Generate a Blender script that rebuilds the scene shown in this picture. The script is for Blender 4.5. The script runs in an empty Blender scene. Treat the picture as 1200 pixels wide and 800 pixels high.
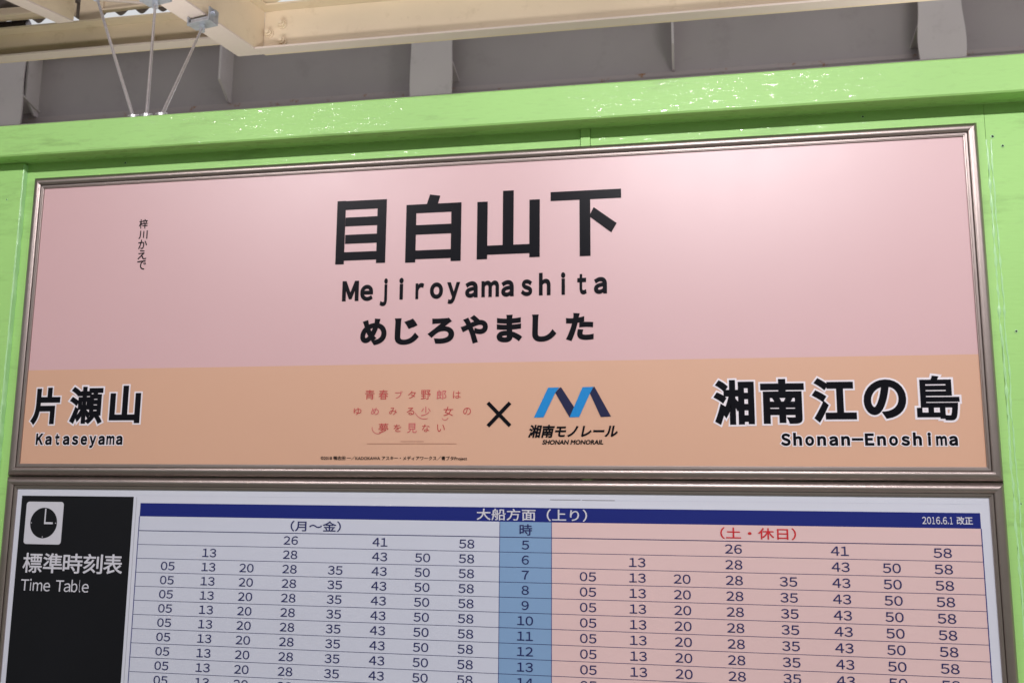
import bpy, bmesh, math, random
from mathutils import Vector, Matrix, Euler, noise

random.seed(7)
SC = bpy.context.scene
COL = SC.collection
PI = math.pi

# ------------------------------------------------------------------ camera, sky, sun, lamps, exposure
CAM_LOC = Vector((1.28990, -1.59270, -0.61266))
CAM_ROT = Euler((1.72592762, -0.00719805, 0.18043239), 'XYZ')
FPX = 1065.02
cam_data = bpy.data.cameras.new('camera')
cam_data.sensor_width = 36.0
cam_data.lens = FPX / 1200.0 * 36.0
cam_data.clip_end = 3000.0
cam_data.clip_start = 0.02
cam_data.dof.use_dof = True
cam_data.dof.focus_distance = 1.66
cam_data.dof.aperture_fstop = 8.0
cam = bpy.data.objects.new('camera', cam_data)
cam.location = CAM_LOC
cam.rotation_euler = CAM_ROT
COL.objects.link(cam)
SC.camera = cam

SUN_EL, SUN_AZ = math.radians(52), math.radians(35)
world = bpy.data.worlds.new('World')
SC.world = world
world.use_nodes = True
wn, wl = world.node_tree.nodes, world.node_tree.links
wn.clear()
sky = wn.new('ShaderNodeTexSky')
sky.sky_type = 'NISHITA'
sky.sun_disc = False
sky.sun_elevation = SUN_EL
sky.sun_rotation = SUN_AZ
sky.air_density = 1.0
sky.dust_density = 6.0
sky.ozone_density = 1.0
hs = wn.new('ShaderNodeHueSaturation')
hs.inputs['Saturation'].default_value = 0.10
bgn = wn.new('ShaderNodeBackground')
bgn.inputs['Strength'].default_value = 0.15
wo = wn.new('ShaderNodeOutputWorld')
wl.new(sky.outputs[0], hs.inputs['Color'])
wl.new(hs.outputs[0], bgn.inputs['Color'])
wl.new(bgn.outputs[0], wo.inputs['Surface'])

sun_d = bpy.data.lights.new('sun', 'SUN')
sun_d.energy = 0.8
sun_d.angle = math.radians(15)
sun_d.color = (1.0, 0.97, 0.92)
sun = bpy.data.objects.new('sun', sun_d)
# direction towards the sun (Nishita rotation is measured from +Y clockwise)
sdir = Vector((math.sin(SUN_AZ) * math.cos(SUN_EL), math.cos(SUN_AZ) * math.cos(SUN_EL), math.sin(SUN_EL)))
sun.rotation_euler = sdir.to_track_quat('Z', 'Y').to_euler()
COL.objects.link(sun)

# fluorescent tubes hung under the platform roof (x, y, z, length, watts)
LAMPS = [(1.50, -2.00, 0.85, 1.1, 31.5), (-0.36, -2.00, 0.85, 1.1, 22.0), (3.30, -2.00, 0.85, 1.1, 22.0)]
# short up-lights on the back of the green board (x, y, z, length, watts)
UPLIGHTS = [(-0.05, 0.24, 0.04, 0.9, 6.5), (2.75, 0.24, 0.04, 0.9, 34.0)]
for (lx, ly, lz, ll, lw) in LAMPS:
    ld = bpy.data.lights.new('tube_light', 'AREA')
    ld.shape = 'RECTANGLE'
    ld.size = ll
    ld.size_y = 0.05
    ld.energy = lw
    ld.color = (1.0, 0.95, 0.985)
    lo = bpy.data.objects.new('tube_light', ld)
    lo.location = (lx, ly, lz)
    lo.rotation_euler = (math.radians(40), 0, 0)
    COL.objects.link(lo)

for (lx, ly, lz, ll, lw) in UPLIGHTS:
    ld = bpy.data.lights.new('up_light', 'AREA')
    ld.shape = 'RECTANGLE'
    ld.size = ll
    ld.size_y = 0.14
    ld.energy = lw
    ld.color = (1.0, 0.965, 0.97)
    lo = bpy.data.objects.new('up_light', ld)
    lo.location = (lx, ly, lz)
    lo.rotation_euler = (math.radians(180), 0, 0)
    COL.objects.link(lo)

SC.view_settings.view_transform = 'Standard'
SC.view_settings.look = 'None'
SC.view_settings.gamma = 1.0
SC.view_settings.use_curve_mapping = False
SC.view_settings.exposure = 0.24

# ------------------------------------------------------------------ survey of the place: sight lines from the camera
CR = CAM_ROT.to_matrix()


def ray(px, py):
    return CR @ Vector(((px - 600) / FPX, -(py - 400) / FPX, -1.0))


def aty(px, py, y=0.0):
    d = ray(px, py)
    return CAM_LOC + d * ((y - CAM_LOC.y) / d.y)


def atz(px, py, z):
    d = ray(px, py)
    return CAM_LOC + d * ((z - CAM_LOC.z) / d.z)


# ------------------------------------------------------------------ materials
def srgb(r, g, b):
    def f(c):
        c /= 255.0
        return c / 12.92 if c <= 0.04045 else ((c + 0.055) / 1.055) ** 2.4
    return (f(r), f(g), f(b), 1.0)


def mat(name, col, rough=0.5, metal=0.0, var=0.0, vscale=6.0, bump=0.0, bscale=60.0, stretch=(1, 1, 1),
        rust=0.0, rough_var=0.0, coat=0.0, bump_base=1.0, bdetail=5.0, patchy=0.0, coat_rough=0.12, spec=0.5, dirt=None, dirt_amt=0.0, dirt_scale=4.0, rust_scale=9.0):
    m = bpy.data.materials.new(name)
    m.use_nodes = True
    n, l = m.node_tree.nodes, m.node_tree.links
    n.clear()
    out = n.new('ShaderNodeOutputMaterial')
    b = n.new('ShaderNodeBsdfPrincipled')
    l.new(b.outputs[0], out.inputs[0])
    b.inputs['Roughness'].default_value = rough
    b.inputs['Metallic'].default_value = metal
    b.inputs['Specular IOR Level'].default_value = spec
    b.inputs['Coat Weight'].default_value = coat
    b.inputs['Coat Roughness'].default_value = coat_rough
    tc = n.new('ShaderNodeNewGeometry')
    mp = n.new('ShaderNodeMapping')
    mp.inputs['Scale'].default_value = stretch
    if bump_base != 1.0:
        mp.inputs['Rotation'].default_value = (0.21, 0.05, 0.13)
    l.new(tc.outputs['Position'], mp.inputs['Vector'])
    src = None
    if var or rust or dirt_amt:
        rgb = n.new('ShaderNodeRGB')
        rgb.outputs[0].default_value = col
        src = rgb.outputs[0]
        if var:
            nz = n.new('ShaderNodeTexNoise')
            nz.inputs['Scale'].default_value = vscale
            nz.inputs['Detail'].default_value = 6
            l.new(tc.outputs['Position'], nz.inputs['Vector'])
            mr = n.new('ShaderNodeMapRange')
            mr.inputs['From Min'].default_value = 0.3
            mr.inputs['From Max'].default_value = 0.7
            mr.inputs['To Min'].default_value = 1 - var
            mr.inputs['To Max'].default_value = 1 + var
            l.new(nz.outputs['Fac'], mr.inputs['Value'])
            mx = n.new('ShaderNodeVectorMath')
            mx.operation = 'SCALE'
            l.new(src, mx.inputs[0])
            l.new(mr.outputs[0], mx.inputs['Scale'])
            src = mx.outputs[0]
        if dirt_amt:
            nz = n.new('ShaderNodeTexNoise')
            nz.inputs['Scale'].default_value = dirt_scale
            nz.inputs['Detail'].default_value = 9
            nz.inputs['Roughness'].default_value = 0.7
            l.new(mp.outputs[0], nz.inputs['Vector'])
            rp = n.new('ShaderNodeMapRange')
            rp.inputs['From Min'].default_value = 0.56
            rp.inputs['From Max'].default_value = 0.74
            rp.inputs['To Max'].default_value = dirt_amt
            l.new(nz.outputs['Fac'], rp.inputs['Value'])
            mx = n.new('ShaderNodeMix')
            mx.data_type = 'RGBA'
            mx.inputs['B'].default_value = dirt
            l.new(rp.outputs[0], mx.inputs['Factor'])
            l.new(src, mx.inputs['A'])
            src = mx.outputs['Result']
        if rust:
            nz = n.new('ShaderNodeTexNoise')
            nz.inputs['Scale'].default_value = rust_scale
            nz.inputs['Detail'].default_value = 10
            nz.inputs['Roughness'].default_value = 0.75
            l.new(tc.outputs['Position'], nz.inputs['Vector'])
            rp = n.new('ShaderNodeMapRange')
            rp.inputs['From Min'].default_value = 0.70 - rust * 0.08
            rp.inputs['From Max'].default_value = 0.76 - rust * 0.06
            l.new(nz.outputs['Fac'], rp.inputs['Value'])
            mx = n.new('ShaderNodeMix')
            mx.data_type = 'RGBA'
            mx.inputs['B'].default_value = srgb(150, 104, 58)
            l.new(rp.outputs[0], mx.inputs['Factor'])
            l.new(src, mx.inputs['A'])
            src = mx.outputs['Result']
        l.new(src, b.inputs['Base Color'])
    else:
        b.inputs['Base Color'].default_value = col
    if rough_var:
        nz = n.new('ShaderNodeTexNoise')
        nz.inputs['Scale'].default_value = 14
        nz.inputs['Detail'].default_value = 5
        l.new(mp.outputs[0], nz.inputs['Vector'])
        mr = n.new('ShaderNodeMapRange')
        mr.inputs['To Min'].default_value = max(0.02, rough - rough_var)
        mr.inputs['To Max'].default_value = rough + rough_var
        l.new(nz.outputs['Fac'], mr.inputs['Value'])
        l.new(mr.outputs[0], b.inputs['Roughness'])
    if patchy:
        # brushed paint is glossy only where it dried thick
        nz = n.new('ShaderNodeTexNoise')
        nz.inputs['Scale'].default_value = 170
        nz.inputs['Detail'].default_value = 2
        mp2 = n.new('ShaderNodeMapping')
        mp2.inputs['Scale'].default_value = (0.22, 1, 1)
        mp2.inputs['Location'].default_value = (3.3, 1.7, 0.4)
        l.new(tc.outputs['Position'], mp2.inputs['Vector'])
        l.new(mp2.outputs[0], nz.inputs['Vector'])
        mr = n.new('ShaderNodeMapRange')
        mr.inputs['From Min'].default_value = patchy
        mr.inputs['From Max'].default_value = patchy + 0.08
        mr.inputs['To Min'].default_value = 0.02
        mr.inputs['To Max'].default_value = coat
        l.new(nz.outputs['Fac'], mr.inputs['Value'])
        l.new(mr.outputs[0], b.inputs['Coat Weight'])
    if bump:
        nz = n.new('ShaderNodeTexNoise')
        nz.inputs['Scale'].default_value = bscale
        nz.inputs['Detail'].default_value = bdetail
        nz.inputs['Roughness'].default_value = 0.6
        l.new(mp.outputs[0], nz.inputs['Vector'])
        bp = n.new('ShaderNodeBump')
        bp.inputs['Strength'].default_value = 1.0
        bp.inputs['Distance'].default_value = bump
        l.new(nz.outputs['Fac'], bp.inputs['Height'])
        if bump_base == 1.0:
            l.new(bp.outputs[0], b.inputs['Normal'])
        else:
            b2 = n.new('ShaderNodeBump')
            b2.inputs['Distance'].default_value = bump * bump_base
            l.new(nz.outputs['Fac'], b2.inputs['Height'])
            l.new(b2.outputs[0], b.inputs['Normal'])
        if coat:
            l.new(bp.outputs[0], b.inputs['Coat Normal'])
    return m


G_GREEN = srgb(156, 207, 118)
M = {}
M['green_beam'] = mat('glossy_green_beam_paint', G_GREEN, 0.50, coat=1.0, coat_rough=0.035, var=0.05, vscale=3, bump=0.0017, bscale=210, bdetail=0.6, patchy=0.57, bump_base=0.12,
                      stretch=(0.16, 1, 1), dirt=srgb(96, 128, 60), dirt_amt=0.55, dirt_scale=22)
M['green'] = mat('glossy_green_board_paint', G_GREEN, 0.50, coat=1.0, coat_rough=0.04, var=0.06, vscale=3, bump=0.0015, bscale=210, bdetail=0.6, patchy=0.60, bump_base=0.12,
                 stretch=(0.2, 1, 1), dirt=srgb(100, 140, 70), dirt_amt=0.5, dirt_scale=18)
M['green_seam'] = mat('green_paint_filler', srgb(172, 220, 158), 0.22, bump=0.0006, bscale=120)
M['hole'] = mat('nail_hole_dark', (0.012, 0.011, 0.010, 1), 0.8)
M['alu'] = mat('anodised_frame_metal', srgb(158, 146, 141), 0.36, metal=0.92, var=0.03, vscale=30)
M['groove'] = mat('frame_groove_dark', (0.02, 0.018, 0.018, 1), 0.6)
M['pink'] = mat('pink_sign_film', srgb(204, 166, 168), 0.38, spec=1.0, var=0.015, vscale=2, rough_var=0.03)
M['orange'] = mat('orange_sign_film', srgb(206, 162, 135), 0.40, spec=0.8, var=0.015, vscale=2, rough_var=0.03)
M['ink'] = mat('black_sign_film', (0.004, 0.004, 0.007, 1), 0.30, spec=0.12)
M['white_ink'] = mat('white_outline_film', srgb(226, 220, 226), 0.36)
M['sheet'] = mat('pale_grey_timetable_sheet', srgb(202, 205, 216), 0.30, var=0.02, vscale=3, bump=0.0003, bscale=5)
M['weekday'] = mat('pale_grey_weekday_print', srgb(196, 200, 213), 0.30, bump=0.0003, bscale=5, var=0.015, vscale=3)
M['weekend'] = mat('pale_pink_weekend_print', srgb(214, 185, 183), 0.30, bump=0.0003, bscale=5, var=0.02, vscale=3)
M['hour'] = mat('mid_blue_hour_print', srgb(124, 156, 192), 0.30, bump=0.0003, bscale=5, var=0.02, vscale=3)
M['navy'] = mat('navy_header_print', srgb(12, 28, 112), 0.36)
M['navy_ink'] = mat('navy_number_print', srgb(24, 30, 88), 0.4)
M['panel_black'] = mat('black_title_print', (0.006, 0.006, 0.009, 1), 0.34, var=0.1, vscale=5, spec=0.3)
M['title_white'] = mat('grey_white_title_print', srgb(196, 196, 204), 0.4)
M['red_ink'] = mat('red_print', srgb(190, 30, 40), 0.4)
M['logo_red'] = mat('red_logo_print', srgb(186, 66, 66), 0.4)
M['logo_rose'] = mat('rose_logo_print', srgb(198, 92, 96), 0.4)
M['logo_blue'] = mat('light_blue_logo_print', srgb(0, 128, 198), 0.36)
M['logo_navy'] = mat('dark_navy_logo_print', srgb(6, 14, 62), 0.36)
M['faint'] = mat('faint_brown_hairline_print', srgb(176, 126, 104), 0.4)
M['edge_grey'] = mat('grey_sheet_edge', srgb(140, 140, 148), 0.4)
M['beige'] = mat('beige_steel_paint', srgb(214, 195, 170), 0.42, var=0.05, vscale=5, bump=0.0004, bscale=70,
                 rust=0.45, dirt=srgb(150, 124, 88), dirt_amt=0.4, dirt_scale=12)
M['beige_light'] = mat('pale_flange_paint', srgb(208, 192, 184), 0.30, var=0.03, vscale=5, bump=0.0005, bscale=90,
                       rust=0.25, rust_scale=22)
M['girder'] = mat('grey_girder_paint', srgb(164, 154, 156), 0.55, var=0.05, vscale=2.5, dirt=srgb(110, 100, 98),
                  dirt_amt=0.25, dirt_scale=4)
M['girder_light'] = mat('light_grey_stiffener_paint', srgb(198, 188, 190), 0.45, var=0.04, vscale=3,
                        dirt=srgb(128, 118, 116), dirt_amt=0.3, dirt_scale=8)
M['weld'] = mat('rusty_grey_weld_line', srgb(172, 160, 160), 0.6, rust=1.7, rust_scale=11)
M['galv'] = mat('galvanised_steel', srgb(180, 184, 194), 0.32, metal=0.6, var=0.12, vscale=60, rough_var=0.1)
M['rod'] = mat('galvanised_rod_steel', srgb(190, 188, 192), 0.35, metal=0.5, var=0.08, vscale=40)
M['roof'] = mat('weathered_corrugated_sheet', srgb(104, 92, 92), 0.55, var=0.1, vscale=3, rust=0.3)
M['pipe'] = mat('dark_glossy_pipe', srgb(70, 64, 68), 0.16, metal=0.6)
M['concrete'] = mat('platform_concrete', srgb(150, 144, 138), 0.8, var=0.12, vscale=1.2, bump=0.002, bscale=40)
M['earth'] = mat('dull_ground', srgb(120, 116, 100), 0.9, var=0.2, vscale=0.4)
M['white_metal'] = mat('white_lamp_housing', srgb(228, 226, 222), 0.4)
m = bpy.data.materials.new('lit_tube')
m.use_nodes = True
m.node_tree.nodes['Principled BSDF'].inputs['Emission Color'].default_value = (1, .96, .97, 1)
m.node_tree.nodes['Principled BSDF'].inputs['Emission Strength'].default_value = 4.0
M['tube'] = m

# ------------------------------------------------------------------ object helpers
WPOS = {}


def empty(name, loc, label, cat, group=None, kind=None):
    o = bpy.data.objects.new(name, None)
    o.empty_display_size = 0.1
    o.location = loc
    COL.objects.link(o)
    WPOS[o.name] = Vector(loc)
    tag(o, label, cat, group, kind)
    return o


def tag(o, label=None, cat=None, group=None, kind=None):
    if label:
        o['label'] = label
    if cat:
        o['category'] = cat
    if group:
        o['group'] = group
    if kind:
        o['kind'] = kind
    return o


def mobj(name, verts, faces, material, parent=None, smooth=None, label=None, bevel=0.0):
    """One mesh object; verts are world positions, the origin goes to their middle."""
    vs = [Vector(v) for v in verts]
    lo = Vector((min(v.x for v in vs), min(v.y for v in vs), min(v.z for v in vs)))
    hi = Vector((max(v.x for v in vs), max(v.y for v in vs), max(v.z for v in vs)))
    c = (lo + hi) / 2
    me = bpy.data.meshes.new(name)
    me.from_pydata([v - c for v in vs], [], faces)
    me.materials.append(M[material] if isinstance(material, str) else material)
    bm = bmesh.new()
    bm.from_mesh(me)
    bmesh.ops.recalc_face_normals(bm, faces=bm.faces)
    if bevel:
        bmesh.ops.bevel(bm, geom=list(bm.edges), offset=bevel, segments=2, affect='EDGES', profile=0.6)
    bm.to_mesh(me)
    bm.free()
    if smooth is not None:
        me.shade_smooth()
        me.set_sharp_from_angle(angle=math.radians(smooth))
    o = bpy.data.objects.new(name, me)
    COL.objects.link(o)
    place(o, c, parent)
    if label:
        o['label'] = label
    return o


def place(o, world_loc, parent):
    WPOS[o.name] = Vector(world_loc)
    if parent is not None:
        o.parent = parent
        o.location = Vector(world_loc) - WPOS[parent.name]
    else:
        o.location = world_loc


def boxv(x0, x1, y0, y1, z0, z1):
    v = [(x, y, z) for x in (x0, x1) for y in (y0, y1) for z in (z0, z1)]
    f = [(0, 1, 3, 2), (4, 6, 7, 5), (0, 4, 5, 1), (2, 3, 7, 6), (0, 2, 6, 4), (1, 5, 7, 3)]
    return v, f


def box(name, x0, x1, y0, y1, z0, z1, material, parent=None, bevel=0.0, label=None, smooth=None):
    v, f = boxv(x0, x1, y0, y1, z0, z1)
    return mobj(name, v, f, material, parent, smooth, label, bevel)


class MB:
    def __init__(self):
        self.v, self.f = [], []

    def add(self, v, f):
        k = len(self.v)
        self.v += [tuple(p) for p in v]
        self.f += [tuple(i + k for i in q) for q in f]

    def box(self, *a):
        self.add(*boxv(*a))

    def tube(self, p0, p1, r, n=10, r1=None):
        p0, p1 = Vector(p0), Vector(p1)
        d = (p1 - p0).normalized()
        a = d.orthogonal().normalized()
        b = d.cross(a)
        r1 = r if r1 is None else r1
        v = []
        for p, rr in ((p0, r), (p1, r1)):
            for i in range(n):
                t = 2 * PI * i / n
                v.append(p + (a * math.cos(t) + b * math.sin(t)) * rr)
        f = [(i, (i + 1) % n, n + (i + 1) % n, n + i) for i in range(n)]
        f += [tuple(range(n)), tuple(range(n, 2 * n))]
        self.add(v, f)

    def prism(self, pts, off):
        """closed outline extruded along the vector off"""
        n = len(pts)
        off = Vector(off)
        v = [Vector(p) for p in pts] + [Vector(p) + off for p in pts]
        f = [tuple(range(n)), tuple(range(n, 2 * n))] + [(i, (i + 1) % n, n + (i + 1) % n, n + i) for i in range(n)]
        self.add(v, f)

    def build(self, name, material, parent=None, smooth=None, label=None, bevel=0.0):
        return mobj(name, self.v, self.f, material, parent, smooth, label, bevel)


# ------------------------------------------------------------------ flat print helpers
Y_PANEL = -0.0040            # face of the station sign film
Y_SHEET = -0.0040            # face of the timetable sheet
_text_cache = {}
PLAIN = ('©2', 'SH')
# the wide forms of letters and figures are drawn in the same gothic face as the characters
FULL = {i: i + 0xFEE0 for i in range(0x21, 0x7F)}


def text_mesh(s, bold=0.0, shear=0.0):
    key = (s, round(bold, 4), round(shear, 3))
    if key in _text_cache:
        return _text_cache[key]
    c = bpy.data.curves.new('lettering', 'FONT')
    c.body = s if s[:2] in PLAIN else s.translate(FULL)
    c.size = 1.0
    c.resolution_u = 3 if len(s) > 1 or s.isdigit() else 7
    c.shear = shear
    c.fill_mode = 'FRONT'
    if bold:
        c.bevel_depth = bold
        c.bevel_resolution = 3 if bold > 0.07 else 1
    o = bpy.data.objects.new('lettering', c)
    COL.objects.link(o)
    me = bpy.data.meshes.new_from_object(o)
    bpy.data.objects.remove(o)
    bpy.data.curves.remove(c)
    xs = [v.co.x for v in me.vertices]
    ys = [v.co.y for v in me.vertices]
    r = (me, min(xs), max(xs), min(ys), max(ys), bold)
    _text_cache[key] = r
    return r


def put_text(s, x0, x1, z0, z1, material, parent, y, bold=0.0, shear=0.0, name='lettering', grow=None, label=None):
    """Lettering s filling the rectangle x0..x1, z0..z1 of the plane y.  grow = bold of a backing outline."""
    ref = text_mesh(s, bold, shear)
    sx = (x1 - x0) / (ref[2] - ref[1])
    sz = (z1 - z0) / (ref[4] - ref[3])
    cx = (ref[1] + ref[2]) / 2
    cz = (ref[3] + ref[4]) / 2
    if grow:
        ref = text_mesh(s, grow, shear)
    me = ref[0]
    key = (material, s, bold, shear, grow)
    if key not in _mat_cache:
        m2 = me.copy()
        m2.materials.clear()
        m2.materials.append(M[material])
        # move the lettering's middle to its origin
        m2.transform(Matrix.Translation((-cx, -cz, 0)))
        _mat_cache[key] = m2
    o = bpy.data.objects.new(name, _mat_cache[key])
    COL.objects.link(o)
    b = grow or bold
    o.rotation_euler = (PI / 2, 0, 0)
    o.scale = (sx, sz, (0.00012 / b) if b else 1.0)
    place(o, ((x0 + x1) / 2, y, (z0 + z1) / 2), parent)
    if label:
        o['label'] = label
    return o


_mat_cache = {}


def zone(xl, xr, yc, h, y):
    """rectangle of the sign plane seen between xl..xr, mid height yc at the middle, h high"""
    xm = (xl + xr) / 2
    zc = aty(xm, yc, y).z
    def X(px):
        py = yc
        for _ in range(4):
            p = aty(px, py, y)
            py += (p.z - zc) * 620
        return p.x
    z1 = aty(xm, yc - h / 2, y).z
    z0 = aty(xm, yc + h / 2, y).z
    return X(xl), X(xr), z0, z1


def put_at(s, xl, xr, yc, h, material, parent, y, **k):
    a = zone(xl, xr, yc, h, y)
    return put_text(s, *a, material, parent, y, **k)


def flat(name, pts, material, parent, y, label=None, thick=0.00012):
    """thin film with its own outline (x, z), face at y"""
    mb = MB()
    mb.prism([(p[0], y, p[1]) for p in pts], (0, thick, 0))
    return mb.build(name, material, parent, label=label)


def films(name, polys, material, parent, y, thick=0.00012, label=None, join=True):
    if not join:
        for q in polys:
            films(name, [q], material, parent, y, thick, label)
        return
    mb = MB()
    for pts in polys:
        mb.prism([(p[0], y, p[1]) for p in pts], (0, thick, 0))
    return mb.build(name, material, parent, label=label)


def rect(x0, x1, z0, z1):
    return [(x0, z0), (x1, z0), (x1, z1), (x0, z1)]


# ------------------------------------------------------------------ ground
gz = -2.25
v, f = boxv(-6, 9, -3.4, 1.6, gz - 0.9, gz)
o = mobj('platform', v, f, 'concrete', bevel=0.01)
tag(o, 'pale concrete station platform under the signs', kind='structure')
o = mobj('ground', [(-400, -400, gz - 4), (400, -400, gz - 4), (400, 400, gz - 4), (-400, 400, gz - 4)], [(0, 1, 2, 3)], 'earth')
tag(o, 'dull ground far below the platform', kind='structure')

# ------------------------------------------------------------------ green notice board
board = empty('notice_board', (0.9, 0.02, gz), 'glossy green painted notice board with a thick top beam, carrying both signs', 'board')
Z_TOP = 0.0335
BX0, BX1 = -1.0, 2.9
SEAM_X = 1.8135
box('board_panel', -0.0245, 1.1225, 0.0004, 0.045, -1.75, Z_TOP, 'green', board)
box('board_panel', 1.1415, SEAM_X, 0.0, 0.045, -1.75, Z_TOP, 'green', board)
box('board_panel', SEAM_X + 0.0008, BX1, 0.0006, 0.045, -1.75, Z_TOP, 'green', board)
box('joint_strip', 1.1235, 1.1408, -0.0035, 0.040, -1.75, Z_TOP, 'green', board, bevel=0.0012)
box('edge_post', BX0, -0.0255, -0.0085, 0.050, gz, Z_TOP, 'green', board, bevel=0.0025)
# top beam: slightly uneven planed timber
NXS = 160
mb = MB()
prof = [(-0.0455, 0.0335), (-0.0475, 0.0365), (-0.0478, 0.066), (-0.0475, 0.0965), (-0.0445, 0.0998), (0.060, 0.1000), (0.060, 0.0335)]
vs, fs = [], []
for i in range(NXS + 1):
    x = BX0 - 0.02 + (BX1 - BX0 + 0.04) * i / NXS
    for (yy, zz) in prof:
        dn = noise.noise(Vector((x * 2.2, zz * 9, 1.3))) * 0.0009 + noise.noise(Vector((x * 9, zz * 22, 5.3))) * 0.0003
        vs.append((x, yy + dn, zz + (noise.noise(Vector((x * 3, 3.1, 0))) * 0.0006 if zz > 0.09 else noise.noise(Vector((x * 3, 7.1, 0))) * 0.0003 if zz > 0.036 else 0)))
n = len(prof)
for i in range(NXS):
    for j in range(n):
        a, b_ = i * n + j, i * n + (j + 1) % n
        fs.append((a, b_, b_ + n, a + n))
fs += [tuple(range(n)), tuple(range(NXS * n, NXS * n + n))]
mobj('top_beam', vs, fs, 'green_beam', board, smooth=18)
for x in (-0.35, 2.5):
    box('support_post', x, x + 0.09, 0.0455, 0.125, gz, -0.02, 'green', board, bevel=0.004)
# raised bead of filler along the joint to the right of the signs, and a fine crack above it
mb = MB()
for k, (x0, amp, r0) in enumerate(((1.8145, 0.0022, 0.0010), (1.8215, 0.0026, 0.0007))):
    pts = []
    N = 150
    for i in range(N + 1):
        z = -0.03 - 0.95 * i / N
        nx = x0 + amp * noise.noise(Vector((z * 22, k * 7.7, 0.5))) + 0.0012 * noise.noise(Vector((z * 95, k * 3.1, 2)))
        r = r0 * (0.9 + 1.3 * noise.noise(Vector((z * 60, k * 5.0, 9))))
        pts.append((nx, max(0.00025, r), z))
    vv, ff = [], []
    for (nx, r, z) in pts:
        vv += [(nx - 1.9 * r, 0.0002, z), (nx - 0.9 * r, -r * 0.9, z), (nx + 0.8 * r, -r, z), (nx + 2.0 * r, 0.0002, z)]
    for i in range(N):
        for j in range(3):
            a = i * 4 + j
            ff.append((a, a + 1, a + 5, a + 4))
    mb.add(vv, ff)
mb.build('filler_bead', 'green_seam', board, smooth=60)
# same kind of bead along the left post
mb = MB()
vv, ff = [], []
for i in range(121):
    z = 0.03 - 1.0 * i / 120
    r = 0.0011 * (1 + 0.8 * noise.noise(Vector((z * 50, 2.0, 9))))
    x0 = -0.0252 + 0.0006 * noise.noise(Vector((z * 30, 4, 4)))
    vv += [(x0 - 2.2 * r, -0.0084, z), (x0 - r, -0.0092 - r * .4, z), (x0 + r, -0.0082 - r * .5, z), (x0 + 2.0 * r, 0.0006, z)]
for i in range(120):
    for j in range(3):
        a = i * 4 + j
        ff.append((a, a + 1, a + 5, a + 4))
mb.add(vv, ff)
mb.build('filler_bead', 'green_seam', board, smooth=60)
# nail holes: small dark round pits with a raised lip of paint
for (px, py, r) in ((1011, 137, .0016), (1163, 160, .0020), (1175, 171, .0017), (1191, 388, .0017), (147, 191, .0017),
                    (1157, 176, .0007), (1196, 590, .0014), (8, 234, .0012)):
    p = aty(px, py, 0.0 if px > 40 else -0.0085)
    mb = MB()
    nn = 12
    vv, ff = [], []
    for q, (rr, dy) in enumerate(((r * 1.7, 0.0), (r * 1.25, -0.0006), (r, -0.0004), (r * 0.8, -0.0001), (0.0, -0.0001))):
        for i in range(nn):
            t = 2 * PI * i / nn
            vv.append((p.x + rr * math.cos(t), p.y + dy, p.z + rr * math.sin(t)))
    for q in range(4):
        for i in range(nn):
            a, b_ = q * nn + i, q * nn + (i + 1) % nn
            ff.append((a, b_, b_ + nn, a + nn))
    o = mobj('nail_hole', vv, ff, 'green_seam', board, smooth=80)
    o.data.materials.append(M['hole'])
    for pl in o.data.polygons:
        if pl.index >= 2 * nn:
            pl.material_index = 1

# ------------------------------------------------------------------ framed signs
PROF = [(0.0, -0.0002), (0.0, 0.0015), (0.0006, 0.0048), (0.0022, 0.0082), (0.0046, 0.0108), (0.0074, 0.0121), (0.0105, 0.0125), (0.0138, 0.0119),
        (0.0160, 0.0108), (0.0172, 0.0094), (0.0175, 0.0052), (0.0182, 0.0052), (0.0184, 0.0078), (0.0216, 0.0076),
        (0.0222, 0.0066), (0.0236, 0.0064), (0.0240, 0.0040)]


def frame(x0, x1, z0, z1, parent):
    """four mitred rails of rounded aluminium moulding"""
    e = 0.00012
    cols = []
    for side in range(4):
        vs, fs = [], []
        for (u, d) in PROF:
            xa, xb, za, zb = x0 + u, x1 - u, z0 + u, z1 - u
            if side == 0:      # top
                pts = ((xa + e, -d, zb), (xb - e, -d, zb))
            elif side == 1:    # bottom
                pts = ((xa + e, -d, za), (xb - e, -d, za))
            elif side == 2:    # left
                pts = ((xa, -d, za + e), (xa, -d, zb - e))
            else:
                pts = ((xb, -d, za + e), (xb, -d, zb - e))
            vs += pts
        n = len(PROF)
        for i in range(n - 1):
            fs.append((2 * i, 2 * i + 1, 2 * i + 3, 2 * i + 2))
        # back face and mitred ends close the rail
        fs.append((2 * (n - 1), 2 * (n - 1) + 1, 1, 0))
        fs.append(tuple(2 * i for i in range(n)))
        fs.append(tuple(2 * i + 1 for i in range(n)))
        mobj('frame_rail', vs, fs, 'alu', parent, smooth=28)


FX0, FX1 = 0.0, 1.8
FZ0 = -0.6045
sign = empty('station_name_sign', (0.9, 0, FZ0), 'wide pink and orange station name sign with large black characters, above the timetable', 'sign')
frame(FX0, FX1, FZ0, 0.0, sign)
panel = box('sign_panel', 0.0232, 1.7768, Y_PANEL, -0.0002, FZ0 + 0.0232, -0.0232, 'pink', sign)
BAND_Z = -0.3975
flat('colour_band', rect(0.0236, 1.7764, FZ0 + 0.0236, BAND_Z), 'orange', panel, Y_PANEL - 0.00025)
YP = Y_PANEL - 0.0006       # print on the pink field
YB = Y_PANEL - 0.0011       # print on the orange band

# -- the four big characters, cut as straight gothic strokes
def zb(x, y):               # point seen in the enlarged survey of the big lettering
    p = aty(370 + x / 3.0, 200 + y / 3.0, YP)
    return (p.x, p.z)


def glyph(polys):
    out = []
    for pts in polys:
        out.append([zb(*p) for p in pts])
    return out


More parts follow.
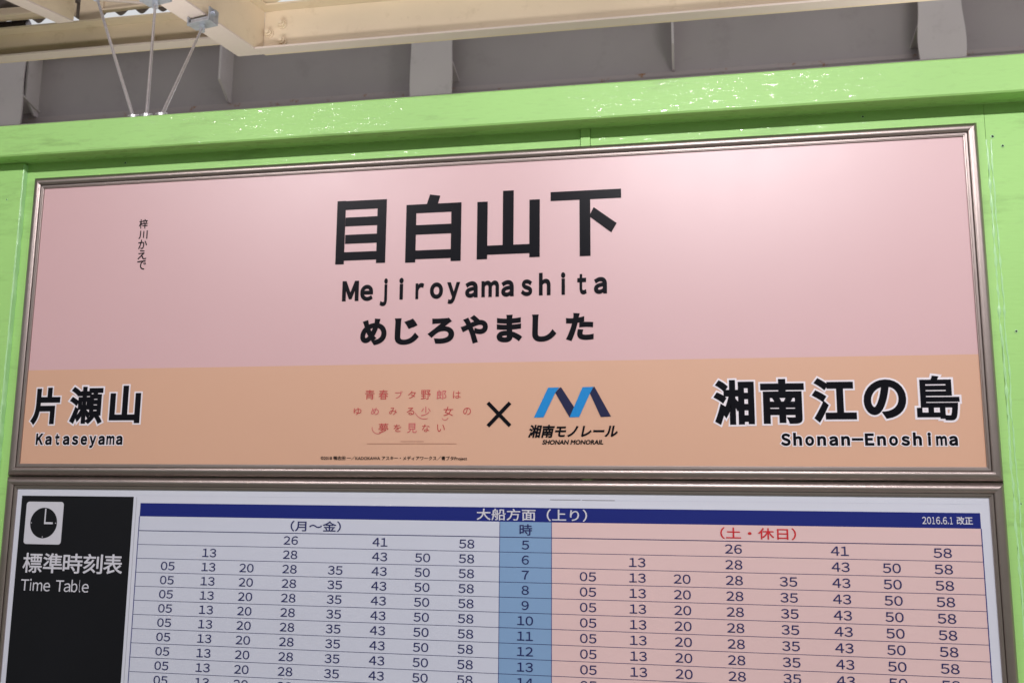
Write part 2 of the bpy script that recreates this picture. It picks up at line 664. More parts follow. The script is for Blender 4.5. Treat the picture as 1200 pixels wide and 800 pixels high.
def square_up(polys):
    """strokes meant upright or level are made exactly so"""
    out = []
    for q in polys:
        if len(q) == 4:
            xl = (q[0][0] + q[3][0]) / 2
            xr = (q[1][0] + q[2][0]) / 2
            zt = (q[0][1] + q[1][1]) / 2
            zbm = (q[2][1] + q[3][1]) / 2
            out.append([(xl, zbm), (xr, zbm), (xr, zt), (xl, zt)])
    return out


def frame_of(q, w):
    return q


me_ = [[(77, 108), (107, 106), (98, 329), (68, 330)], [(218, 102), (249, 100), (245, 323), (212, 325)],
       [(105, 107), (220, 102), (219, 133), (106, 138)], [(105, 165), (219, 160), (218, 191), (104, 196)],
       [(104, 226), (218, 221), (217, 252), (103, 258)], [(100, 287), (216, 282), (214, 311), (99, 317)]]
haku = [[(318, 121), (354, 119), (350, 322), (315, 324)], [(477, 113), (513, 111), (509, 316), (474, 318)],
        [(352, 119), (480, 113), (478, 144), (352, 150)], [(350, 191), (478, 187), (477, 219), (350, 226)],
        [(349, 281), (477, 275), (476, 306), (348, 312)]]
haku_dot = [[(402, 84), (438, 88), (428, 120), (390, 120)]]
yama = [[(659, 71), (697, 69), (694, 290), (656, 292)], [(568, 110), (605, 109), (602, 311), (566, 312)],
        [(750, 102), (787, 101), (788, 303), (752, 304)], [(603, 264), (753, 257), (753, 289), (602, 296)]]
shita = [[(825, 76), (1073, 63), (1074, 95), (826, 107)], [(927, 98), (965, 96), (966, 299), (928, 301)]]
shita_dot = [[(977, 128), (1058, 184), (1039, 217), (961, 160)]]
for sq, free in ((me_, []), (haku, haku_dot), (yama, []), (shita, shita_dot)):
    mb = MB()
    k = 0
    for pts in square_up(glyph(sq)) + glyph(free):
        mb.prism([(p[0], YP - 0.00004 * k, p[1]) for p in pts], (0, 0.00012, 0))
        k += 1
    mb.build('lettering', 'ink', panel)

# -- romanised name, one even pitch
rom = "Mejiroyamashita"
cent = [121, 178, 238, 300, 365, 424, 484, 547, 613, 674, 741, 805, 870, 936, 1001]
wid = [58, 45, 27, 15, 30, 46, 46, 44, 62, 44, 40, 41, 15, 33, 46]
M_ref = text_mesh('M', 0.048)
capz = aty(370 + 121 / 3, 200 + 384 / 3, YP).z - aty(370 + 121 / 3, 200 + 455 / 3, YP).z
base_l = aty(370 + 121 / 3, 200 + 454 / 3, YP)
base_r = aty(370 + 1001 / 3, 200 + 428 / 3, YP)
bz = (base_l.z + base_r.z) / 2
sc_ = capz / (M_ref[4] - M_ref[3])


def spaced(s, centres, widths, basez, scale, material, parent, y, bold, origin, zoom, yline, grow=None, name='lettering'):
    """letters set one by one on an even pitch, joined as one line of lettering"""
    vs, fs = [], []
    for ch, c, w in zip(s, centres, widths):
        ref = text_mesh(ch, bold)
        px = origin[0] + c / zoom
        py = origin[1] + yline(c) / zoom
        xm = aty(px, py, y).x
        w_m = aty(px + w / zoom / 2, py, y).x - aty(px - w / zoom / 2, py, y).x
        sx = w_m / (ref[2] - ref[1])
        use = text_mesh(ch, grow) if grow else ref
        cx = (ref[1] + ref[2]) / 2
        k = len(vs)
        b = grow or bold
        for v_ in use[0].vertices:
            vs.append((xm + (v_.co.x - cx) * sx, y - v_.co.z * (0.00012 / b if b else 1), basez + v_.co.y * scale))
        fs += [tuple(i + k for i in p.vertices) for p in use[0].polygons]
    me = bpy.data.meshes.new(name)
    c0 = Vector((sum(v_[0] for v_ in vs) / len(vs), y, basez))
    me.from_pydata([Vector(v_) - c0 for v_ in vs], [], fs)
    me.materials.append(M[material])
    o = bpy.data.objects.new(name, me)
    COL.objects.link(o)
    place(o, c0, parent)
    return o


spaced(rom, cent, wid, bz, sc_, 'ink', panel, YP, 0.048, (370, 200), 3.0, lambda c: 454 - (c - 121) * 26 / 880)
# -- hiragana name
kana = "めじろやました"
kc = [203, 320, 440, 557, 681, 803, 928]
kw = [92, 86, 94, 96, 90, 86, 98]
a0, a1, z0, z1 = zone(370 + 155 / 3, 370 + 977 / 3, 200 + 552 / 3, 102 / 3, YP)
ref = text_mesh('ま', 0.035)
spaced(kana, kc, kw, z0 + 0.004, (z1 - z0) / 1.0, 'ink', panel, YP, 0.050, (370, 200), 3.0, lambda c: 560 - (c - 200) * 22 / 780)

# -- neighbouring stations, black with a pale outline
def outlined(s, xl, xr, yc, h, bold, grow):
    a = zone(xl, xr, yc, h, YB)
    put_text(s, *a, 'white_ink', panel, YB + 0.0003, bold=bold, grow=grow)
    put_text(s, *a, 'ink', panel, YB, bold=bold)


for s, org, cs, ws, ymid, hh in (
        ("片瀬山", (0, 400), [160, 303, 440], [100, 118, 108], lambda c: 228 - (c - 160) * 0.025, 132),
        ("湘南江の島", (800, 400), [180, 351, 532, 711, 897], [144, 154, 156, 150, 152], lambda c: 214 - (c - 180) * 0.022, 158)):
    for ch, c, w in zip(s, cs, ws):
        h = hh * (0.88 if ch == 'の' else 1.0)
        outlined(ch, org[0] + (c - w / 2) / 3, org[0] + (c + w / 2) / 3, org[1] + ymid(c) / 3, h / 3, 0.024 if ch == '島' else 0.034 if ch == '瀬' else 0.040, 0.070 if ch == '島' else 0.079)

ref = text_mesh('K', 0.040)
for s, org, x0, x1, ytop, ybot, wf in (("Kataseyama", (0, 400), 124, 432, 322, 361, 0.80), ("Shonan-Enoshima", (800, 400), 344, 972, 322, 364, 0.80)):
    n = len(s)
    c0 = x0 + (x1 - x0) / n / 2 * 0.9
    c1 = x1 - (x1 - x0) / n / 2 * 0.9
    cs = [c0 + (c1 - c0) * i / (n - 1) for i in range(n)]
    pitch = (c1 - c0) / (n - 1)
    rel = {'i': .29, 't': .52, 'm': .92, 'K': .84, 'E': .78, 'S': .82, '-': .95, 'y': .80}
    ws = [pitch * rel.get(ch, .74) for ch in s]
    mid = (x0 + x1) / 2
    zt = aty(org[0] + mid / 3, org[1] + ytop / 3, YB).z
    zbt = aty(org[0] + mid / 3, org[1] + ybot / 3, YB).z
    scl = (zt - zbt) / (ref[4] - ref[3])
    yl = (lambda c, m=ybot: m)
    spaced(s, cs, ws, zbt + 0.02 * scl, scl, 'white_ink', panel, YB + 0.0003, 0.054, org, 3.0, yl, grow=0.125)
    spaced(s, cs, ws, zbt + 0.02 * scl, scl, 'ink', panel, YB, 0.054, org, 3.0, yl)

# -- small upright name
for ch, (x, y_) in zip("梓川かえで", ((498, 392), (496.5, 430), (495, 463), (493, 499), (491, 535))):
    px, py = x / 2.9625, 130 + y_ / 2.9625
    put_at(ch, px - 5.2, px + 5.2, py, 11 if ch != '川' else 10, 'ink', panel, YP, bold=0.012)

# -- red title lettering in three lines
for s, cs, yy, hh in (("青春ブタ野郎は", (160, 208, 262, 308, 357, 412, 466), 97, 32), ("ゆめみる少女の", (117, 178, 242, 303, 357, 436, 502), 155, 31),
                      ("夢を見ない", (208, 257, 308, 357, 410), 214, 32)):
    for i, (ch, c) in enumerate(zip(s, cs)):
        w = 34 if ord(ch) > 0x4e00 else 27
        h = hh * (1.05 if ord(ch) > 0x4e00 else 0.82)
        px, py = 380 + c / 3, 430 + yy / 3
        put_at(ch, px - w / 6, px + w / 6, py, h / 3, 'logo_red' if (i * 7 + int(yy)) % 3 else 'logo_rose', panel, YB)


def zl(x, y):
    p = aty(380 + x / 3.0, 430 + y / 3.0, YB)
    return (p.x, p.z)


def arc(pts, w):
    out = []
    for i in range(len(pts) - 1):
        (x0, y0), (x1, y1) = pts[i], pts[i + 1]
        dx, dy = x1 - x0, y1 - y0
        L = math.hypot(dx, dy)
        nx, ny = -dy / L * w / 2, dx / L * w / 2
        out.append([zl(x0 + nx, y0 + ny), zl(x1 + nx, y1 + ny), zl(x1 - nx, y1 - ny), zl(x0 - nx, y0 - ny)])
    return out


def curve(cx, cy, rx, ry, t0, t1, n=10):
    return [(cx + rx * math.cos(math.radians(t0 + (t1 - t0) * i / n)), cy + ry * math.sin(math.radians(t0 + (t1 - t0) * i / n))) for i in range(n + 1)]


for pts in (curve(188, 214, 20, 20, 190, 50), curve(352, 150, 34, 32, 160, 70), curve(424, 172, 12, 14, 20, 150)):
    films('logo_flourish', arc(pts, 2.0), 'logo_rose', panel, YB)
films('logo_hairline', arc([(150, 269), (465, 269)], 1.6) + arc([(268, 261), (350, 261)], 1.6), 'faint', panel, YB)

# -- small print line
put_at("©2018 鴨志田 一／KADOKAWA アスキー・メディアワークス／青ブタProject", 375.7, 547.3, 536.9, 5.6, 'ink', panel, YB, bold=0.012)

# -- multiplication cross
films('cross_mark', arc([(575, 207), (653, 125)], 13) , 'ink', panel, YB)
films('cross_mark', arc([(575, 125), (653, 206)], 13) , 'ink', panel, YB - 0.0001)

# -- railway emblem: two light slanting bars, two dark ones folded behind
films('emblem_bar', [[zl(737, 177), zl(787, 72), zl(826, 71), zl(812, 90), zl(771, 176)], [zl(862, 176), zl(908, 70), zl(946, 69), zl(934, 92), zl(896, 175)]],
      'logo_blue', panel, YB, join=False)
films('emblem_bar', [[zl(812, 90), zl(829, 71), zl(833, 71), zl(878, 140), zl(862, 176)], [zl(934, 92), zl(947, 69), zl(950, 69), zl(1008, 173), zl(972, 175)]],
      'logo_navy', panel, YB - 0.00015, join=False)
put_at("湘南モノレール", 380 + 716 / 3, 380 + 1032 / 3, 430 + 225 / 3, 46 / 3, 'ink', panel, YB, bold=0.034, shear=0.22)
put_at("SHONAN MONORAIL", 380 + 766 / 3, 380 + 981 / 3, 430 + 263.5 / 3, 16.5 / 3, 'ink', panel, YB, bold=0.036, shear=0.2)

# ------------------------------------------------------------------ timetable
TZ1 = FZ0 - 0.0004
TZ0 = -1.55
tt = empty('timetable_sign', (0.9, 0, TZ0), 'framed departure timetable with black title block, below the pink station name sign', 'sign')
frame(FX0, FX1, TZ0, TZ1, tt)
sheet = box('timetable_sheet', 0.0232, 1.7768, Y_SHEET, -0.0002, TZ0 + 0.0232, TZ1 - 0.0232, 'sheet', tt)
Y1, Y2, Y3 = Y_SHEET - 0.0003, Y_SHEET - 0.0006, Y_SHEET - 0.0010
XL, XH0, XH1, XR = 0.2875, 0.979, 1.0703, 1.7612
ZH0, ZH1, ZR0, PIT = -0.6535, -0.6780, -0.7043, 0.02532
ROWS = 18
ZB = ZR0 - ROWS * PIT
flat('title_block', rect(0.0345, 0.2725, -1.50, -0.6420), 'panel_black', sheet, Y1)
flat('printed_edge', rect(0.2785, 0.2791, -1.50, -0.6425), 'edge_grey', sheet, Y1)
flat('printed_edge', rect(0.2785, 1.7655, -0.6399, -0.6393), 'weekday', sheet, Y1)
flat('weekday_area', rect(XL, XH0, ZB, ZH1), 'weekday', sheet, Y1)
flat('weekend_area', rect(XH1, XR, ZB, ZH1), 'weekend', sheet, Y1)
flat('hour_column', rect(XH0, XH1, ZB, ZH1), 'hour', sheet, Y1)
flat('header_band', rect(XL, XR, ZH1, ZH0), 'navy', sheet, Y1 - 0.00005)
flat('dash_mark', rect(1.0675, 1.1205, -0.6399, -0.6388), 'edge_grey', sheet, Y2)
flat('dash_mark', rect(1.1235, 1.1795, -0.6402, -0.6391), 'edge_grey', sheet, Y2)
for i in range(ROWS + 1):
    t = 0.0013 if i == 0 else 0.0008
    z = ZR0 - i * PIT
    flat('grid_line', rect(XL, XR, z - t / 2, z + t / 2), 'navy_ink', sheet, Y2)
for x, t in ((XL, .0014), (XH0, .0009), (XH1, .0009), (XR, .0014)):
    flat('grid_line', rect(x - t / 2, x + t / 2, ZB, ZH1), 'navy', sheet, Y2 - 0.0001)

LX = [.3521, .4337, .5090, .5925, .6795, .7619, .8408, .9204]
RX = [1.1327, 1.2163, 1.2904, 1.3754, 1.4617, 1.5444, 1.6229, 1.7012]
MIN = ["05", "13", "20", "28", "35", "43", "50", "58"]
ref0 = text_mesh('0', 0.006)
D_SX = 0.0130 / (ref0[2] - ref0[1])
D_SZ = 0.0152 / (ref0[4] - ref0[3])
_num = {}


def number(s, x, z, material='navy_ink'):
    """figures side by side, joined as one printed number"""
    if s not in _num:
        vs, fs = [], []
        for i, ch in enumerate(s):
            r = text_mesh(ch, 0.006)
            cx = (r[1] + r[2]) / 2
            off = (i - (len(s) - 1) / 2) * 0.0148
            k = len(vs)
            vs += [((v.co.x - cx) * D_SX + off, -v.co.z * 0.02, (v.co.y - (ref0[3] + ref0[4]) / 2) * D_SZ) for v in r[0].vertices]
            fs += [tuple(q + k for q in p.vertices) for p in r[0].polygons]
        me = bpy.data.meshes.new('number')
        me.from_pydata(vs, [], fs)
        me.materials.append(M[material])
        _num[s] = me
    o = bpy.data.objects.new('number', _num[s])
    COL.objects.link(o)
    place(o, (x, Y3, z), sheet)


for i in range(ROWS):
    z = ZR0 - (i + 0.5) * PIT
    number(str(5 + i), (XH0 + XH1) / 2, z)
    if i == 0:
        row = [None, None, None, "26", None, "41", None, "58"]
    elif i == 1:
        row = [None, "13", None, "28", None, "43", "50", "58"]
    else:
        row = MIN
    if i > 12:
        continue
    for X in (LX, RX):
        for x, s in zip(X, row):
            if s:
                number(s, x, z)

def put_row(s, xl, xr, yref, zc, h, material, **k):
    a = zone(xl, xr, yref, h, Y3)
    hh = (a[3] - a[2]) / 2
    put_text(s, a[0], a[1], zc - hh, zc + hh, material, sheet, Y3, **k)


ZHB, ZHR = (ZH0 + ZH1) / 2, (ZH1 + ZR0) / 2
put_row("大船方面（上り）", 558.5, 688, 605, ZHB, 14.2, 'title_white', bold=0.012)
r2 = text_mesh('2', 0.014)
spaced("2016.6.1", [1083.2, 1088.8, 1094.0, 1099.4, 1103.4, 1107.4, 1111.2, 1114.8], [4.8, 4.8, 3.2, 4.8, 1.2, 4.8, 1.2, 3.2], ZHB - 0.0058, 0.0116 / (r2[4] - r2[3]),
       'title_white', sheet, Y3, 0.014, (0, 0), 1.0, lambda c: 610.5)
put_row("改正", 1121, 1140, 610.5, ZHB, 9.6, 'title_white', bold=0.02)
put_row("（月～金）", 340.5, 399.5, 616, ZHR, 12.6, 'navy_ink', bold=0.012)
put_row("時", 608.8, 623.6, 622.2, ZHR, 13.2, 'navy_ink', bold=0.012)
put_row("（土・休日）", 844, 933, 625.5, ZHR, 14, 'red_ink', bold=0.012)
tb = (0, 560)
for i, ch in enumerate("標準時刻表"):
    c = 127 + i * 78.5
    put_at(ch, (c - 38) / 3.3333, (c + 38) / 3.3333, 560 + (330 + i * 1.5) / 3.3333, 78 / 3.3333, 'title_white', sheet, Y3, bold=0.013)
tw = [30, 8, 38, 26]
rt = text_mesh('T', 0.004)
tcap = aty(60, 560 + 396 / 3.3333, Y3).z - aty(60, 560 + 440 / 3.3333, Y3).z
tbz = aty(60, 560 + 441 / 3.3333, Y3).z
spaced("TimeTable", [95, 117.5, 145, 181, 232, 261, 289, 310.5, 332], [31, 5, 37, 26, 31, 25, 24, 5, 26], tbz, tcap / (rt[4] - rt[3]), 'title_white', sheet, Y3, 0.004,
       (0, 560), 3.3333, lambda c: 440)


# clock pictogram
def rounded(x0, x1, z0, z1, r, n=6):
    pts = []
    for cx, cz, a in ((x1 - r, z1 - r, 0), (x0 + r, z1 - r, 90), (x0 + r, z0 + r, 180), (x1 - r, z0 + r, 270)):
        for i in range(n + 1):
            t = math.radians(a + 90 * i / n)
            pts.append((cx + r * math.cos(t), cz + r * math.sin(t)))
    return pts


a = aty(31.5, 587.3, Y3)
b_ = aty(72.6, 637.7, Y3)
s_ = 0.0800
ix0, iz1 = 0.0437, -0.6540
ix0 = a.x
iz1 = a.z
flat('clock_icon', rounded(ix0, ix0 + s_, iz1 - s_, iz1, 0.006), 'title_white', sheet, Y2)
cx, cz = ix0 + s_ / 2, iz1 - s_ / 2
flat('clock_icon', [(cx + .0288 * math.cos(2 * PI * i / 40), cz + .0288 * math.sin(2 * PI * i / 40)) for i in range(40)], 'panel_black', sheet, Y3)
films('clock_icon', [rect(cx + .0014, cx + .0040, cz - .0020, cz + .0270), rect(cx + .0040, cx + .0200, cz - .0020, cz + .0016),
                     rect(cx - .0008, cx + .0008, cz - .0272, cz - .0252), rect(cx - .0272, cx - .0252, cz - .0008, cz + .0008),
                     rect(cx + .0252, cx + .0272, cz - .0008, cz + .0008)], 'title_white', sheet, Y3 - 0.0003)

# ------------------------------------------------------------------ station roof: purlins, rafters, corrugated sheet
roof = empty('platform_roof', (1.0, 0.9, 0.72), 'beige painted steel roof frame with corrugated sheeting over the platform, behind the green board', 'roof')
ZR, YW, WB = 0.72, 0.918, 0.040      # purlin underside, web plane, flange depth
YR = YW - WB


def channel(name, x0, x1, yf, z0, z1, web_back, t, parent, flange_t=0.006, material='beige', x0f=None, skew=0.0):
    """channel open towards the platform: web at the back, two flanges coming forward to yf"""
    x0f = x0 if x0f is None else x0f
    mb = MB()
    yb = yf + web_back
    mb.box(x0, x1, yb, yb + t, z0, z1)
    mb.build(name, material, parent)
    sk = skew * web_back
    for za, zb_, mt in ((z1 - flange_t, z1, material), (z0, z0 + flange_t, 'beige_light')):
        mb = MB()
        plan = [(x0f, yf), (x1, yf), (x1, yb - 0.0005), (x0f + sk, yb - 0.0005)]
        mb.prism([(a_, b2, za) for a_, b2 in plan], (0, 0, zb_ - za))
        mb.build('purlin_flange', mt, parent)


XJ = atz(303, 60, ZR).x
XB = aty(311, 40, YW).x
zl0 = 0.775
yl0 = atz(125, 63, zl0).y - 0.040
channel('purlin', -4.5, XJ - 0.03, yl0, zl0, zl0 + 0.103, 0.040, 0.006, roof)

# rafter running out over the platform
pa, pb = atz(280, 67, ZR), atz(302, 60, ZR)          # left and right edge at the purlin
pc, pd = atz(184, 4, ZR), atz(216, 0, ZR)
dirv = ((pa - pc) + (pb - pd)).normalized()
side = Vector((dirv.y, -dirv.x, 0))
W = 0.082
SK = dirv.x / dirv.y
channel('purlin', XB, 6.0, YR, ZR, ZR + 0.150, WB, 0.007, roof, x0f=pb.x + SK * (YR - pb.y) + 0.001, skew=SK)
endp = Vector((pb.x + SK * (YW - pb.y), YW, ZR))
start = endp - dirv * 3.6


def rafter(endp, start, W, H, name='rafter'):
    d = (endp - start).normalized()
    s = Vector((d.y, -d.x, 0))      # towards +x
    up = Vector((0, 0, 1))
    mb = MB()   # bottom flange: from right edge to the left
    k_ = (s.y * W) / d.y       # end of the flange cut square to the purlin
    plan = [start, start - s * W, endp - s * W + d * k_, endp]
    mb.prism(plan, up * 0.006)
    fl = mb.build('rafter_flange', 'beige_light', roof, bevel=0.0008)
    mb = MB()
    mb.prism([start + up * 0.0062, start - s * 0.007 + up * 0.0062, start - s * 0.007 + up * H, start + up * H], endp - start)
    wb = mb.build(name, 'beige', roof)
    mb = MB()
    mb.prism([start + up * (H - 0.007) + s * 0.0004, start + s * 0.030 + up * (H - 0.006), start + s * 0.030 + up * H, start + up * H + s * 0.0004], endp - start)
    mb.build('rafter_flange', 'beige', roof)


rafter(endp, start, W, 0.150)
# left half of the flange runs on a little and is cut on the skew at the purlin
# joint plate and bolts on the right purlin
yw = YW
pj = aty(318, 40, yw)
box('joint_plate', endp.x - 0.0005, XB - 0.0008, yw + 0.002, yw + 0.009, ZR + 0.0065, ZR + 0.146, 'beige', roof)


def hexbolt(p, r, parent, ax=Vector((0, -1, 0)), h=0.012, material='beige'):
    mb = MB()
    p = Vector(p)
    mb.tube(p, p + ax * 0.003, r * 1.45, 16)
    mb.tube(p + ax * 0.0032, p + ax * h, r * 1.1, 6)
    mb.tube(p + ax * (h + 0.0002), p + ax * (h + 0.008), r * 0.6, 10)
    mb.build('bolt', material, parent, smooth=35)


for (px, py) in ((331, 29), (315.5, 40), (331, 49)):
    hexbolt(aty(px, py, yw - 0.001), 0.0105, roof)

# second rafter and rear members seen at top left
e1, s1 = atz(86, 26, 0.80), atz(28, 0, 0.80)
d1 = (e1 - s1).normalized()
rafter(Vector(e1), Vector(e1) - d1 * 3.2, 0.050, 0.115)


def bar_between(p0, p1, depth, height, name, material='beige', lip=True):
    p0, p1 = Vector(p0), Vector(p1)
    d = (p1 - p0)
    dn = d.normalized()
    nrm = Vector((-dn.y, dn.x, 0)).normalized()
    if nrm.y < 0:
        nrm = -nrm
    up = Vector((0, 0, 1))
    mb = MB()
    mb.prism([p0, p0 + nrm * 0.006, p0 + nrm * 0.006 + up * height, p0 + up * height], d)
    mb.build(name, material, roof)
    if lip:
        mb = MB()
        mb.prism([p0 - nrm * 0.0005, p0 - nrm * 0.0005 + up * 0.006, p0 - nrm * depth + up * 0.006, p0 - nrm * depth], d)
        mb.build('purlin_flange', material, roof)


q0, q1 = atz(0, 24.5, 0.93), atz(70, 19.5, 0.93)
dq = (q1 - q0)
bar_between(q0 - dq * 6, q1 + dq * 0.25, 0.03, 0.045, 'rear_purlin')
q0, q1 = atz(119, 15, 0.93), atz(205, 5.0, 0.93)
bar_between(q0, q0 + (q1 - q0) * 1.08, 0.012, 0.045, 'rear_purlin')
yc_ = yl0 + 0.042
box('purlin_cleat', aty(93, 20, yc_).x, aty(119.5, 20, yc_).x, yc_, yc_ + 0.008, zl0 + 0.1035, 1.02, 'beige', roof)
bar_between(atz(112, 0, 0.92), atz(172, 5.0, 0.92), 0.018, 0.006, 'diagonal_brace', 'beige_light', False)
# gusset with a bolt above the joint
zg = ZR + 0.152
g = [atz(279, 0, zg), atz(330, 0, zg), atz(303, 14, zg)]
mb = MB()
g0 = [Vector(p) for p in g]
g0[0] -= (g0[2] - g0[0]) * 0.6
g0[1] -= (g0[2] - g0[1]) * 0.6
mb.prism(g0, (0, 0, 0.006))
mb.build('gusset_plate', 'beige', roof)
hexbolt(atz(303, 7, zg), 0.0085, roof, Vector((0, 0, -1)), 0.010)

# corrugated sheet: ridges run away from the viewer, edge just beyond the purlin
ye = atz(166, 16.5, 0.985).y
pitch = (atz(166, 16, 0.985) - atz(142, 18.8, 0.985)).x
zs0 = 0.985
xv = atz(166, 16, 0.985).x
nx = int(8.5 / pitch) * 10
mb = MB()
vs, fs = [], []
A = 0.0125
xa = xv - pitch * int(4.0 / pitch)
for j, (yy, dz) in enumerate(((ye, 0.0), (ye, 0.0012), (-3.3, 0.0), (-3.3, 0.0012))):
    for i in range(nx + 1):
        x = xa + pitch * i / 10
        vs.append((x, yy, zs0 + A - A * math.cos(2 * PI * (x - xv) / pitch) - 2 * A * 0 + dz + (0.0 if yy > 0 else 0.02)))
R_ = nx + 1
for i in range(nx):
    fs.append((i, i + 1, 2 * R_ + i + 1, 2 * R_ + i))
    fs.append((R_ + i, R_ + i + 1, 3 * R_ + i + 1, 3 * R_ + i))
    fs.append((i, i + 1, R_ + i + 1, R_ + i))
mobj('roof_sheet', vs, fs, 'roof', roof, smooth=60)

# dark pipe seen in the gap at the far left
pp = atz(33, 28.5, 0.95)
mb = MB()
mb.tube((pp.x, pp.y, 0.95), (pp.x - 1.6, pp.y, 0.95), 0.0145, 24)
mb.tube((pp.x + 0.002, pp.y, 0.95), (pp.x - 0.02, pp.y, 0.95), 0.0155, 24)
o = mb.build('roof_pipe', 'pipe', None, smooth=40)
tag(o, 'short dark glossy pipe in the gap behind the beige beam, at the far left', 'pipe')

# ------------------------------------------------------------------ hanging rods with beam clamps
rods = [
    ((237, 33), (189, 133), 'thin metal hanging rod with the large clamp on the pale rafter flange, rightmost of three', True),
    ((182, 5), (172, 133), 'thin metal hanging rod standing nearly upright, middle one of the three above the green board', True),
    ((113, -4), (157, 133), 'thin metal hanging rod leaning to the left with no clamp in view, leftmost of three', False)]
for (tp, bp, lab, cl) in rods:
    top = atz(tp[0], tp[1], ZR - 0.034)
    bot = aty(bp[0], bp[1] + 1, -0.034)
    bot = Vector((bot.x, -0.034, 0.1008))
    t = empty('hanging_rod', bot, lab, 'rod', 'rods holding the green board from the roof')
    mb = MB()
    mb.tube(bot, top, 0.0036, 10)
    mb.build('rod', 'rod', t, smooth=40)
    mb = MB()
    mb.tube(bot + Vector((0, 0, 0.0)), bot + Vector((0, 0, 0.006)), 0.009, 12)
    mb.tube(bot + Vector((-0.012, 0, 0.0062)), bot + Vector((0.012, 0, 0.0062)), 0.0026, 8)
    mb.build('rod_foot', 'rod', t, smooth=40)
    mb = MB()
    c = Vector((top.x, top.y, ZR))
    if not cl:
        c = Vector(top) + Vector((0, 0, 0.034))
    # saddle under the flange, two side jaws gripping it, set screw and nut
    def ob(du0, du1, dv0, dv1, w0, w1):
        u, w_ = side, dirv
        pts = [c + u * a_ + w_ * b2 for a_, b2 in ((du0, dv0), (du1, dv0), (du1, dv1), (du0, dv1))]
        mb.prism([p + Vector((0, 0, w0)) for p in pts], (0, 0, w1 - w0))
    ob(-0.040, 0.040, -0.020, 0.020, -0.026, -0.0215)
    ob(-0.040, -0.036, -0.020, 0.020, -0.0212, -0.002)
    ob(0.036, 0.040, -0.020, 0.020, -0.0212, 0.016)
    ob(-0.030, 0.034, -0.015, 0.015, -0.0212, -0.010)
    mb.build('clamp_body', 'galv', t, bevel=0.0012)
    mb = MB()
    mb.tube(c + Vector((0, 0, -0.046)), c + Vector((0, 0, -0.0262)), 0.0085, 6)
    mb.build('clamp_bolt', 'galv', t, smooth=35)
    mb = MB()
    mb.tube(c + side * 0.048 + Vector((0, 0, 0.004)), c + side * 0.0402 + Vector((0, 0, 0.004)), 0.008, 6)
    mb.build('clamp_bolt', 'galv', t, smooth=35)
    mb = MB()
    mb.tube(c - side * 0.055 + Vector((0, 0, -0.014)), c - side * 0.0402 + Vector((0, 0, -0.014)), 0.004, 8)
    mb.build('clamp_bolt', 'galv', t, smooth=35)

# ------------------------------------------------------------------ grey track girder behind
YG = 2.9
gd = empty('track_girder', (1.0, YG, 1.4), 'long grey steel track girder with upright stiffeners, behind the green board', 'girder')
GT = aty(350, 38, YG).z
GB = 1.487
box('web_plate', -9, 11, YG, YG + 0.02, GB - 0.10, GT, 'girder', gd)
box('bottom_flange', -9, 11, YG - 0.16, YG + 0.19, GB - 0.125, GB - 0.1005, 'girder', gd)
box('top_flange', -9, 11, YG - 0.10, YG + 0.22, GT + 0.0005, GT + 0.02, 'girder', gd)
box('weld_line', -9, 11, YG - 0.005, YG - 0.0005, GB - 0.030, GB + 0.004, 'weld', gd, bevel=0.002)
dep = 0.14


def post(xc, w, bow):
    """upright channel-like stiffener with a slightly wavy face plate, web plate and small diaphragm"""
    vs, fs = [], []
    N = 24
    for i in range(N + 1):
        z = GB - 0.1 + (GT - GB + 0.1) * i / N
        ww = w / 2 + bow * math.sin(i / N * PI * 2.6)
        vs += [(xc - ww, YG - dep - 0.010, z), (xc + ww, YG - dep - 0.010, z), (xc + ww, YG - dep, z), (xc - ww, YG - dep, z)]
    for i in range(N):
        for j in range(4):
            a_, b2 = i * 4 + j, i * 4 + (j + 1) % 4
            fs.append((a_, b2, b2 + 4, a_ + 4))
    fs += [(0, 1, 2, 3), (N * 4, N * 4 + 1, N * 4 + 2, N * 4 + 3)]
    mobj('stiffener', vs, fs, 'girder_light', gd)
    box('stiffener_web', xc - 0.006, xc + 0.006, YG - dep + 0.0005, YG - 0.0005, GB - 0.09, GT, 'girder_light', gd)
    for s in (-1, 1):
        mb = MB()
        mb.prism([(xc + s * 0.0065, YG - dep + 0.001, GB + 0.075), (xc + s * (w / 2 + 0.004), YG - dep - 0.002, GB + 0.075),
                  (xc + s * (w / 2 + 0.004), YG - 0.001, GB + 0.035), (xc + s * 0.0065, YG - 0.001, GB + 0.035)], (0, 0, 0.008))
        mb.build('gusset_plate', 'girder_light', gd)


def xg(px, py, back=0.0):
    return aty(px, py, YG - dep - 0.01 + back).x


w_post = xg(529.5, 80) - xg(481, 80)
post((xg(529.5, 80) + xg(481, 80)) / 2, w_post, 0.002)
post((xg(1130, 30) + xg(1076, 30)) / 2, xg(1130, 30) - xg(1076, 30), 0.006)
post(xg(27, 100) - w_post / 2, w_post, 0.004)
post((xg(1130, 30) + xg(1076, 30)) / 2 + 2.55, w_post, 0.003)


def fin(x, t=0.012, d=dep, cut=True):
    mb = MB()
    zlow = GB + 0.004
    pts = [(x, YG - 0.0005, GT), (x, YG - d, GT), (x, YG - d, zlow + 0.085), (x, YG - 0.03, zlow), (x, YG - 0.0005, zlow)]
    mb.prism(pts, (t, 0, 0))
    mb.build('stiffener_web', 'girder_light', gd)


fin(aty(256, 85, YG - dep).x)
fin(aty(787, 50, YG - dep).x)
fin(aty(45, 100, YG - 0.02).x - 0.012, d=0.11)
fin(aty(787, 50, YG - dep).x + 2.75)

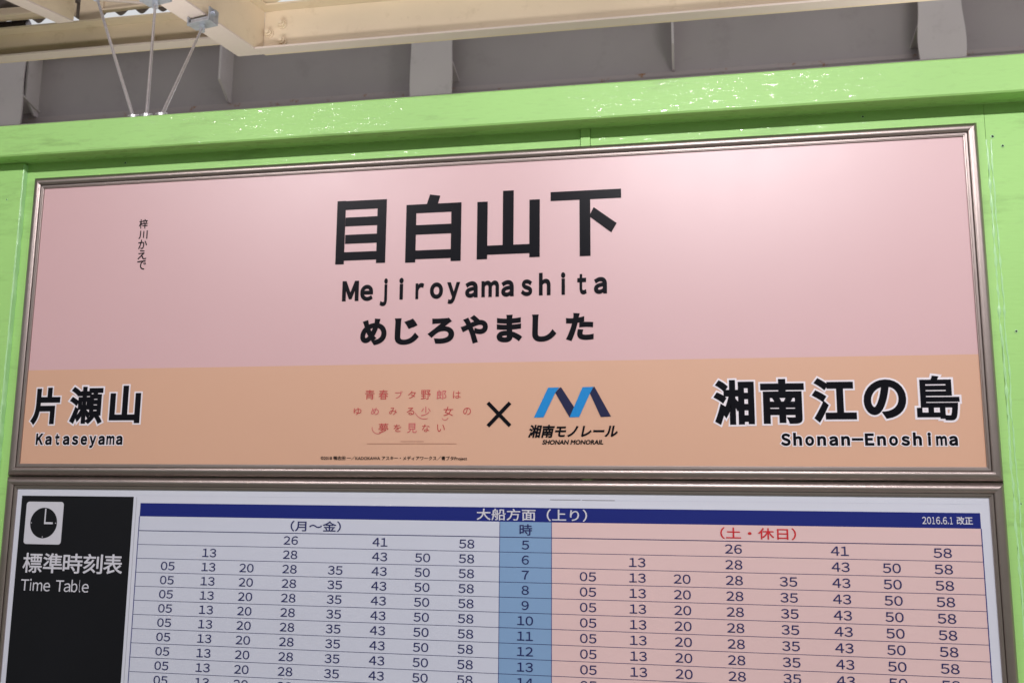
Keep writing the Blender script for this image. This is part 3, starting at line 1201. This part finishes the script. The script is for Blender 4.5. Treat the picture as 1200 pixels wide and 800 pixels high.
# ------------------------------------------------------------------ fluorescent lamps under the roof (the light sources themselves are set at the top)
for i, (lx, ly, lz, ll, lw) in enumerate(LAMPS):
    lab = ['white fluorescent lamp under the roof, in front of the station sign', 'white fluorescent lamp under the roof, left of the signs',
           'white fluorescent lamp under the roof, right of the signs'][i]
    t = empty('fluorescent_lamp', (lx, ly, lz + 0.09), lab, 'lamp', 'fluorescent lamps under the platform roof')
    box('lamp_housing', lx - 0.54, lx + 0.54, ly - 0.06, ly + 0.05, lz + 0.045, lz + 0.10, 'white_metal', t, bevel=0.006)
    mb = MB()
    mb.tube((lx - 0.50, ly - 0.012, lz + 0.022), (lx + 0.50, ly - 0.012, lz + 0.022), 0.0125, 16)
    mb.build('lamp_tube', 'tube', t, smooth=60)
    for dx in (-0.4, 0.4):
        box('lamp_bracket', lx + dx - 0.02, lx + dx + 0.02, ly - 0.03, ly + 0.03, lz + 0.1005, 0.985, 'white_metal', t)

for i, (lx, ly, lz, ll, lw) in enumerate(UPLIGHTS):
    t = empty('up_lamp', (lx, ly, lz - 0.06), ['short upward lamp behind the green board, near the hanging rods', 'short upward lamp behind the green board, beyond its right end'][i],
              'lamp', 'upward lamps behind the board')
    box('lamp_housing', lx - ll / 2 - 0.03, lx + ll / 2 + 0.03, ly - 0.08, ly + 0.08, lz - 0.06, lz - 0.012, 'white_metal', t, bevel=0.005)
    box('lamp_bracket', lx - 0.02, lx + 0.02, 0.06, ly - 0.0805, lz - 0.045, lz - 0.025, 'white_metal', t)

# unseen dark slope added behind the viewer to cut sky light on the signs
vs, fs = [], []
NX, NY = 90, 26
for j in range(NY + 1):
    for i in range(NX + 1):
        x = -90 + 180 * i / NX
        t = j / NY
        y = -9 - 45 * t - 0.004 * x * x
        z = gz - 4.5 + 8 * (t ** 0.75) + 2.2 * noise.noise(Vector((x * 0.25, y * 0.25, 1))) + 1.0 * noise.noise(Vector((x * 0.9, y * 0.9, z0)))
        vs.append((x, y, z))
for j in range(NY):
    for i in range(NX):
        a_ = j * (NX + 1) + i
        fs.append((a_, a_ + 1, a_ + NX + 2, a_ + NX + 1))
o = mobj('light_blocking_slope', vs, fs, mat('dark_added_slope', (0.045, 0.06, 0.03, 1), 0.9, var=0.4, vscale=0.6), smooth=60)
tag(o, 'unseen dark slope added behind the platform to block sky light', kind='structure')
